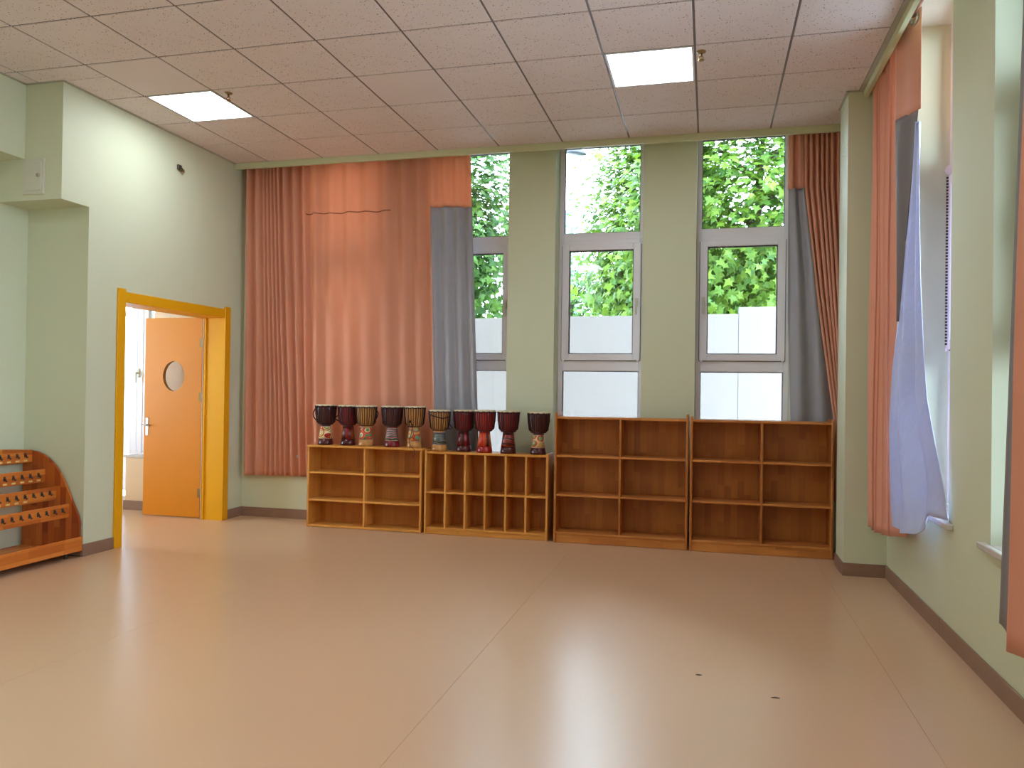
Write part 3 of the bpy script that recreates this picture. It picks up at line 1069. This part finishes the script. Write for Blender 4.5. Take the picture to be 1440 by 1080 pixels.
LIGHT = (M['woodx'], M['woodz'], M['woodback'])
RED = (M['rwoodx'], M['rwoodz'], M['rwoodback'])
shelf_unit(-3.745, -2.573, 6.80, 7.05, .785, .78, (.530, .267), (-3.150,), .004, LIGHT,
           'low light-oak shelf unit with six wide compartments, nearest the doorway', True)
shelf_unit(-2.542, -1.376, 6.795, 7.045, .762, .776, (.395,), (-2.343, -2.152, -1.961, -1.768, -1.58), .045, (M['woodx'], M['woodz'], M['rwoodback']),
           'low light-oak shelf unit with twelve narrow upright compartments')
shelf_unit(-1.318, -.162, 6.775, 7.04, 1.112, 1.15, (.772, .428), (-.739,), .075, RED,
           'tall reddish wooden shelf unit beside the low compartment unit')
shelf_unit(-.146, .992, 6.765, 7.03, 1.112, 1.135, (.772, .428), (.434,), .075, RED,
           'tall reddish wooden shelf unit next to the pillar')


# ------------------------------------------------------------------ drums
def band_mat(name, cols, scale, style):
    mt, nt, b = new_mat(name)
    tc = texco(nt)
    v = node(nt, 'ShaderNodeTexVoronoi', feature='F1')
    v.inputs['Scale'].default_value = scale
    nt.links.new(tc, v.inputs['Vector'])
    if style == 'flower':
        w = mathn(nt, 'FRACT', mathn(nt, 'MULTIPLY', v.outputs['Distance'], 2.2))
        n = len(cols)
        c = ramp(nt, w, [(i / n, cols[i]) for i in range(n)], 'CONSTANT')
        wn = node(nt, 'ShaderNodeTexNoise')
        wn.inputs['Scale'].default_value = 70
        nt.links.new(tc, wn.inputs['Vector'])
        dots = mathn(nt, 'GREATER_THAN', wn.outputs[0], .66)
        c = mixc(nt, dots, c, cols[-1])
    elif style == 'swirl':
        wv = node(nt, 'ShaderNodeTexWave', wave_type='RINGS', rings_direction='SPHERICAL')
        wv.inputs['Scale'].default_value = scale
        wv.inputs['Distortion'].default_value = 4
        wv.inputs['Detail'].default_value = 1
        nt.links.new(tc, wv.inputs['Vector'])
        n = len(cols)
        c = ramp(nt, wv.outputs['Fac'], [(i / n, cols[i]) for i in range(n)], 'CONSTANT')
    else:  # upright streaks
        sep = node(nt, 'ShaderNodeSeparateXYZ')
        nt.links.new(tc, sep.inputs[0])
        an = mathn(nt, 'ARCTAN2', sep.outputs[1], sep.outputs[0])
        st_ = mathn(nt, 'FRACT', mathn(nt, 'MULTIPLY', an, scale / 6.283))
        n = len(cols)
        c = ramp(nt, st_, [(i / n, cols[i]) for i in range(n)], 'CONSTANT')
        bl = noise(nt, tc, 40, 2)
        c = mixc(nt, mathn(nt, 'MULTIPLY', mathn(nt, 'GREATER_THAN', bl, .6), .6), c, cols[0])
    nt.links.new(c, b.inputs['Base Color'])
    b.inputs['Roughness'].default_value = .4
    return mt


def shell_mat(name, cols):
    mt, nt, b = new_mat(name)
    tc = texco(nt)
    mp = node(nt, 'ShaderNodeMapping')
    mp.inputs['Scale'].default_value = (40, 40, 3)
    nt.links.new(tc, mp.inputs['Vector'])
    g = noise(nt, mp.outputs[0], 1, 3)
    nt.links.new(ramp(nt, g, [(.35, cols[0]), (.65, cols[1])]), b.inputs['Base Color'])
    b.inputs['Roughness'].default_value = .28
    return mt


SK = plain('goat_skin_head', srgb(214, 196, 160), .6, var=.15, scale=30)
RP = plain('dark_lacing_rope', srgb(44, 20, 18), .7)
RPW = plain('pale_rope_fleck', srgb(190, 160, 140), .7)
SH = {
    'maroon': shell_mat('maroon_lacquer', (srgb(58, 14, 14), srgb(84, 20, 20))),
    'red': shell_mat('crimson_lacquer', (srgb(84, 10, 18), srgb(138, 16, 28))),
    'bright': shell_mat('scarlet_lacquer', (srgb(134, 16, 20), srgb(178, 34, 24))),
    'wood': shell_mat('pale_drum_wood', (srgb(170, 108, 48), srgb(204, 148, 78))),
}
W_ = srgb(226, 206, 150)
drums = [
    # x, shelf z, bowl colour, foot colour, band colours, style, scale, cord options, label
    (-3.610, .785, 'maroon', 'maroon', (srgb(178, 40, 34), W_, srgb(140, 150, 70), srgb(214, 190, 120)), 'flower', 13, 'loop_left', 'dark maroon djembe drum with cream floral band at the left end of the row'),
    (-3.390, .785, 'red', 'maroon', (srgb(74, 12, 16), srgb(134, 16, 24), srgb(120, 30, 24), srgb(150, 84, 40)), 'streak', 3, 'loop_left_low', 'dark red djembe drum second from the left with plain red foot'),
    (-3.183, .785, 'wood', 'wood', (srgb(184, 30, 34), srgb(210, 90, 60), srgb(80, 140, 96), srgb(220, 190, 130)), 'flower', 15, 'loop_right', 'pale wood djembe drum with red flower band, third from the left'),
    (-2.917, .785, 'maroon', 'red', (srgb(52, 36, 34), srgb(120, 160, 96), srgb(150, 170, 160), srgb(190, 60, 110)), 'swirl', 16, None, 'dark maroon djembe drum with green and pink swirl band'),
    (-2.690, .785, 'wood', 'wood', (srgb(184, 60, 30), srgb(224, 150, 60), srgb(216, 176, 90), srgb(112, 150, 110)), 'flower', 12, 'dangling', 'pale wood djembe drum with orange flower band and dangling cord'),
    (-2.440, .762, 'wood', 'wood', (srgb(58, 46, 84), srgb(40, 44, 30), srgb(176, 196, 74), srgb(70, 66, 110)), 'swirl', 15, 'wrap', 'pale wood djembe drum with lime and purple swirl band'),
    (-2.210, .762, 'red', 'maroon', (srgb(66, 12, 16), srgb(150, 18, 30), srgb(80, 14, 18), srgb(92, 18, 18)), 'streak', 4, 'thin_right', 'dark red djembe drum with crimson stripe standing before the grey lining'),
    (-2.000, .762, 'bright', 'bright', (srgb(190, 32, 26), srgb(212, 84, 30), srgb(70, 30, 24), srgb(196, 110, 50)), 'streak', 3, None, 'bright scarlet djembe drum with orange and black patterned foot'),
    (-1.774, .762, 'red', 'maroon', (srgb(74, 18, 18), srgb(120, 50, 36), srgb(168, 92, 58), srgb(128, 18, 26)), 'swirl', 9, 'thin_right', 'dark red djembe drum with brown painted foot before the bright window'),
    (-1.492, .762, 'maroon', 'maroon', (srgb(186, 48, 34), srgb(214, 184, 128), srgb(200, 168, 110), srgb(120, 140, 70)), 'flower', 16, 'thin_right', 'dark maroon djembe drum with beige floral band at the right end of the row'),
]
H = .385
for k, (x, z, bc, fc, cols, style, scale, cord, lb) in enumerate(drums):
    y = 6.905 + {1: .035, 6: .03}.get(k, 0)
    sc = R.uniform(.985, 1.02)
    h = H * sc
    t = thing('djembe_drum', (x, y, z), lb, 'drum', 'row of djembe drums')
    C = (x, y, z)
    rw, rr, rb = .050, .0985, .073
    prof = [(rw, .49 * h), (rw * 1.35, .515 * h), (rw * 1.68, .575 * h), (.088, .66 * h), (.0945, .76 * h), (.097, .88 * h), (rr, .955 * h)]
    MB().lathe(prof, C, 32).build('bowl', SH[bc], t)
    waist = 0.0
    foot = [(rb, 0), (rb * .985, .02), (lerp(rb, rw, .30), .16 * h)]
    MB().lathe(foot, C, 32).build('foot', SH[fc], t)
    b_hi = .455 * h
    mt = band_mat('painted_band_%d' % k, cols, scale, style)
    MB().lathe([(lerp(rb, rw, .30) + .001, .16 * h), (lerp(rb, rw, .68), .30 * h), (rw * 1.03, b_hi)], C, 32).build('painted_band', mt, t)
    MB().lathe([(rw * 1.03, b_hi), (rw * 1.0, .475 * h), (rw * 1.02, .492 * h)], C, 32).build('waist', SH[fc], t)
    if style in ('flower', 'swirl') and k not in (8,):
        for zz, r_ in ((.16 * h, lerp(rb, rw, .30) + .001), (b_hi, rw * 1.03)):
            MB().lathe([(r_, zz - .0025), (r_ + .002, zz), (r_, zz + .0025)], C, 32, cap=False).build('band_line', RPW, t)
    MB().lathe([(rr - .002, .95 * h), (rr + .001, .975 * h), (rr - .003, .998 * h), (rr - .02, h), (.002, h + .002)], C, 32).build('drum_skin', SK, t)
    # knotted rope ring and flecks
    rg = MB()
    ringp = [(x + (rr + .003) * math.cos(2 * PI * q / 36), y + (rr + .003) * math.sin(2 * PI * q / 36), z + .955 * h + .0035 * math.sin(q * 2.1)) for q in range(37)]
    rg.tube(ringp, .0055, 6, False)
    rg.build('rope_ring', RP, t)
    fk = MB()
    for q in range(12):
        a = 2 * PI * q / 12
        fk.box(x + (rr + .006) * math.cos(a) - .006, x + (rr + .006) * math.cos(a) + .006, y + (rr + .006) * math.sin(a) - .004, y + (rr + .006) * math.sin(a) + .004, z + .962 * h, z + .972 * h, .001)
    tag(fk.build('rope_flecks', RPW, t), kind='stuff')
    lc = MB()
    nl = 26
    for q in range(nl):
        a = 2 * PI * (q + .5) / nl
        pts = []
        for (r_, zz) in [(rr + .003, .95 * h), (.099, .88 * h), (.0965, .76 * h), (.090, .66 * h), (rw * 1.68 + .003, .575 * h), (rw * 1.4, .53 * h)]:
            aa = a + (.05 if (q % 2) else -.05) * (1 - zz / h)
            pts.append((x + r_ * math.cos(aa), y + r_ * math.sin(aa), z + zz))
        lc.tube(pts, .0040, 5, False)
    tag(lc.build('lacing', RP, t), kind='stuff')
    rg2 = MB()
    rg2.tube([(x + (rw * 1.3) * math.cos(2 * PI * q / 28), y + (rw * 1.3) * math.sin(2 * PI * q / 28), z + .515 * h) for q in range(29)], .006, 6, False)
    rg2.build('lower_ring', RP, t)
    if cord:
        cm = MB()
        if cord.startswith('loop') or cord == 'thin_right':
            s = -1 if 'left' in cord else 1
            o = .034 if cord != 'thin_right' else .010
            zz0, zz1 = (.93, .60) if 'low' not in cord else (.74, .60)
            pts = []
            for q in range(13):
                t_ = q / 12
                rr_ = lerp(rr, .088, t_) + o * math.sin(PI * (t_ ** (1.3 if s < 0 else .8)))
                pts.append((x + s * rr_, y - .02, z + h * lerp(zz0, zz1, t_)))
            cm.tube(pts, .0055 if cord != 'thin_right' else .004, 7)
        elif cord == 'dangling':
            cm.tube([(x - .01, y - .088, z + .62 * h), (x + .02, y - .094, z + .55 * h), (x + .005, y - .074, z + .42 * h), (x - .012, y - .09, z + .2 * h), (x - .005, y - .1, z + .03), (x + .02, y - .108, z + .008), (x + .045, y - .115, z - .01), (x + .05, y - .118, z - .05), (x + .03, y - .117, z - .085)], .003, 6)
            cm.lathe([(.012, .60 * h), (.016, .63 * h), (.011, .66 * h)], (x - .012, y - .088, z), 10)
        elif cord == 'wrap':
            cm.tube([(x - .085, y - .07, z + .90 * h), (x - .02, y - .108, z + .85 * h), (x + .06, y - .09, z + .80 * h), (x + .105, y - .03, z + .84 * h), (x + .112, y - .03, z + .74 * h), (x + .108, y - .03, z + .66 * h), (x + .135, y - .03, z + .57 * h), (x + .12, y - .03, z + .55 * h), (x + .07, y - .06, z + .56 * h)], .0055, 7)
        cm.build('carry_cord', RP, t)

# ------------------------------------------------------------------ wooden hook rack in the recess
RY0, RY1 = 3.84, 5.045
rk = thing('hook_rack', (-4.95, (RY0 + RY1) / 2, 0), 'stepped wooden rack with rows of cup hooks and curved side panel', 'rack')
curve = [(-5.25, .04), (-4.708, .04), (-4.708, .272), (-4.722, .32), (-4.748, .372), (-4.778, .43), (-4.822, .52), (-4.869, .606), (-4.92, .675), (-4.965, .722), (-5.007, .755), (-5.06, .785), (-5.12, .805), (-5.18, .812), (-5.25, .812)]
for y in (RY0, RY1 - .02):
    MB().prism(curve, 'y', y, y + .02).build('side_panel', M['rack_z'], rk)
rails = [(-5.157, .718, .818), (-5.030, .570, .670), (-4.920, .437, .536), (-4.798, .305, .408)]
hook_mesh = None
lab_mesh = None
for r_i, (rx, z0, z1) in enumerate(rails):
    top = B(rx - .018, rx, RY0 + .02, RY1 - .02, z0, z1, .003)
    rail = top.build('rail', M['rack_y'], rk)
    if r_i == 0:
        pl = [(RY0 + .02, .80)] + [(lerp(RY0 + .02, RY1 - .02, q / 16), .816 + .03 * math.sin(PI * q / 16)) for q in range(17)] + [(RY1 - .02, .80)]
        MB().prism(pl, 'x', rx - .018, rx).build('crest', M['rack_y'], rk)
    nh = 15
    for q in range(nh):
        yy = 4.957 - .0748 * q
        if hook_mesh is None:
            hb = MB().box(0, .003, -.012, .012, -.018, .024, .001)
            hb.tube([(.002, 0, .012), (.016, 0, .006), (.018, 0, -.014), (.022, 0, -.022), (.03, 0, -.018), (.034, 0, -.008)], .0042, 6)
            hb.lathe([(.009, .003), (.009, .010)], (0, 0, .006), 10, 'x')
            hook_mesh = hb.mesh('cup_hook', M['dark'])
            lab_mesh = MB().box(0, .0012, -.017, .017, -.007, .007).mesh('label_holder', plain('pale_label_plastic', srgb(224, 196, 130), .5))
        ho = bpy.data.objects.new('cup_hook', hook_mesh)
        COL.objects.link(ho)
        ho.parent = rail
        ho.scale = (.8, .8, .8)
        ho.location = (rx + .0 - BASE[rail.name][0], yy - BASE[rail.name][1], z1 - .042 - BASE[rail.name][2])
        if r_i < 2 or (r_i == 2 and q >= 3):
            lo = bpy.data.objects.new('label_holder', lab_mesh)
            COL.objects.link(lo)
            lo.parent = rail
            lo.location = (rx - BASE[rail.name][0], yy + .004 - BASE[rail.name][1], z0 + .018 - BASE[rail.name][2])
B(-4.708, -4.688, RY0, RY1, .05, .158, .004).build('front_board', M['rack_y'], rk)
B(-5.25, -4.708, RY0 + .02, RY1 - .02, .05, .068, .002).build('bottom_board', M['rack_y'], rk)
for yy in (RY0 + .06, RY1 - .10):
    for xx in (-5.2, -4.75):
        MB().lathe([(.014, 0.0), (.016, .006), (.012, .01), (.012, .05)], (xx, yy, 0), 10).build('foot', M['dark'], rk)

# ------------------------------------------------------------------ specks on the floor
for k, (x, y, sx, sy, lb) in enumerate(((-.52, 2.58, .007, .006, 'round dark crumb on the floor in the bright reflection'),
                                       (-.03, 3.81, .014, .005, 'small dark scuffed scrap on the open floor'),
                                       (.30, 3.62, .018, .004, 'thin dark sliver on the floor toward the right'))):
    mb = MB().lathe([(.8, 0), (1.0, .4), (.7, .9), (.1, 1.0)], (0, 0, 0), 9)
    mb.v = [(vx * sx * (1 + .2 * math.sin(7 * vx + k)), vy * sy, vz * .004) for vx, vy, vz in mb.v]
    mb.v = [(a + x, b_ + y, c + .0002) for a, b_, c in mb.v]
    tag(mb.build('floor_crumb', M['dark'], None, loc=(x, y, 0)), lb, 'crumb')

# ------------------------------------------------------------------ outside
struct('ground_outside', B(-60, 60, 7.5, 90, -.4, -.25).box(1.75, 60, -30, 7.5, -.4, -.25), M['ground'], 'pale concrete ground outside the building', 'ground')
gw = thing('garden_wall', (-3, 10.1, -.25), 'white rendered boundary wall outside with a raised step', 'wall')
gx = [-16, -12.0, -9.6, -7.2, -4.8, -2.4, -.35, .345]
for a, b_ in zip(gx, gx[1:]):
    B(a, b_, 10.0, 10.2, -.25, lerp(2.235, 2.325, (a + 16) / 16.3), .002).build('wall_panel', M['wallwhite'], gw)
for a, b_ in ((.347, 2.8), (2.804, 5.2)):
    B(a, b_, 9.996, 10.2, -.25, 2.405, .006).build('wall_panel', M['wallwhite'], gw)

LOBE = []
for (ang, rad) in ((-90, .10), (-62, .34), (-38, .62), (-22, .40), (-2, .50), (14, .92), (32, .52), (52, .58), (68, .60), (90, 1.12), (112, .60), (128, .58), (148, .52), (166, .92), (182, .50), (202, .40), (218, .62), (242, .34)):
    LOBE.append((rad * math.cos(math.radians(ang)), rad * math.sin(math.radians(ang))))


def leaf_verts(s, mat4):
    vs = [mat4 @ Vector((0, .05 * s, 0))]
    for (a, b_) in LOBE:
        r2 = a * a + b_ * b_
        vs.append(mat4 @ Vector((a * s, b_ * s, -.16 * s * r2 + .05 * s * abs(a))))
    n = len(LOBE)
    return vs, [(0, i + 1, (i + 1) % n + 1) for i in range(n)]


lm = MB()
v_, f_ = leaf_verts(1.0, Matrix.Identity(4))
lm.add(v_, f_)
LEAF_MESH = {}


def tree(x, y, zc, rx, ry, rz, n, trunk_r, label, mat, seed, zmin=1.9, cuts=()):
    rg = random.Random(seed)
    t = thing('maple_tree', (x, y, -.25), label, 'tree', 'trees outside the wall')
    tips = []
    tb = MB()
    top = Vector((x + .1, y, zc + rz * .5))
    tb.tube([(x, y, -.25), (x + .03, y + .02, zc * .4), (x - .02, y, zc * .75), top], [trunk_r, trunk_r * .8, trunk_r * .6, trunk_r * .2], 10)
    tb.build('trunk', M['bark'], t)
    for k in range(14):
        a = 2 * PI * k * .381966 * 1.0 + rg.uniform(-.3, .3)
        h0 = lerp(1.6, zc + rz * .3, (k + .5) / 14)
        L = rg.uniform(.6, .95)
        p0 = Vector((x, y, h0))
        d = Vector((math.cos(a) * rx * L, math.sin(a) * ry * L, rg.uniform(.35, .9)))
        p1 = p0 + d * .5 + Vector((0, 0, .12))
        p2_ = p0 + d
        MB().tube([p0, p0 + d * .25 + Vector((0, 0, .02)), p1, p2_], [trunk_r * .42, trunk_r * .3, trunk_r * .2, .008], 6).build('branch', M['bark'], t)
    pos = []
    # clusters give the crown its tufts
    cl = []
    for k in range(max(30, n // 26)):
        while True:
            q = Vector((rg.uniform(-1, 1), rg.uniform(-1, 1), rg.uniform(-1, 1)))
            if .25 < q.length < 1: break
        q = q * (q.length ** -.35)
        c = Vector((x + q.x * rx, y + q.y * ry, zc + q.z * rz))
        cl.append(c)
    while len(pos) < n:
        c = rg.choice(cl)
        p = c + Vector((rg.gauss(0, .30), rg.gauss(0, .28), rg.gauss(0, .27)))
        if p.z < zmin or p.y < 10.32: continue
        pos.append(p)
    pos.sort(key=lambda p: p.y)
    camp = Vector((0, 0, CAM_H))
    if mat.name not in LEAF_MESH:
        LEAF_MESH[mat.name] = lm.mesh('leaf', mat)
    st_ = MB()
    for k, p in enumerate(pos):
        s = rg.uniform(.062, .118)
        out = (p - Vector((x, y, zc - .6)))
        out.normalize()
        nrm = (out * .7 + Vector((rg.uniform(-.7, .7), rg.uniform(-.9, .2), rg.uniform(.1, .9)))).normalized()
        tip = (Vector((rg.uniform(-1, 1), rg.uniform(-1, 1), -.6)))
        tip = (tip - nrm * tip.dot(nrm)).normalized()
        xa = tip.cross(nrm)
        mtx = Matrix((xa, tip, nrm)).transposed().to_4x4()
        if k < 260:
            o = bpy.data.objects.new('leaf', LEAF_MESH[mat.name])
            COL.objects.link(o)
            o.parent = t
            o.matrix_local = Matrix.Translation(p - Vector((x, y, -.25))) @ mtx @ Matrix.Scale(s, 4)
        else:
            mtx.translation = p
            vv, fv = leaf_verts(s, mtx)
            st_.add(vv, fv)
    tag(st_.build('foliage', mat, t), None, None, None, 'stuff')
    return t


tree(.62, 11.6, 4.0, 1.75, .8, 2.5, 15000, .13, 'leafy maple tree filling the window nearest the pillar', M['leaf'], 3)
tree(-1.05, 14.6, 4.2, 1.05, .6, 2.7, 14000, .10, 'maple tree outside the middle window with open sky on its left', M['leaf'], 5)
tree(-4.45, 12.2, 4.0, 1.25, .7, 2.5, 13000, .12, 'maple tree seen through the half-curtained window', M['leaf2'], 8)
tree(-3.1, 17.6, 3.1, 1.1, .6, 1.3, 3000, .09, 'low bluish maple behind the boundary wall beside the tower block', M['leaf2'], 21)
tree(-12.6, 13.6, 3.6, 2.4, 1.0, 2.2, 3000, .12, 'maple tree seen through the corridor glazing', M['leaf2'], 9)

LY = 14.0
sl = thing('street_lamp', (-3.05, LY, -.25), 'grey street lamp head hanging against the white sky', 'lamp')
MB().tube([(-3.05, LY, -.25), (-3.05, LY, 5.3), (-3.0, LY, 5.72), (-2.85, LY, 5.86), (-2.6, LY, 5.80)], [.06, .05, .035, .03, .025], 10).build('pole', M['lampgrey'], sl)
lh = MB().lathe([(.02, .11), (.08, .10), (.16, .03), (.17, 0), (.15, -.015), (.02, -.02)], (0, 0, 0), 20)
lh.v = [(a * 1.15 - 2.40, b_ * .6 + LY, c + 5.67 - a * .18) for a, b_, c in lh.v]
lh.build('lamp_head', M['lampgrey'], sl)
tw = thing('tower_block', (-10.8, 60, 0), 'distant hazy blue tower block behind the trees', 'building')
B(-11.8, -10.45, 60, 63, -.25, 15.5).build('tower_body', M['tower'], tw)
for k in range(9):
    B(-11.7, -10.55, 59.9, 60.05, 1.5 + 1.5 * k, 2.1 + 1.5 * k).build('window_band', M['lampgrey'], tw)
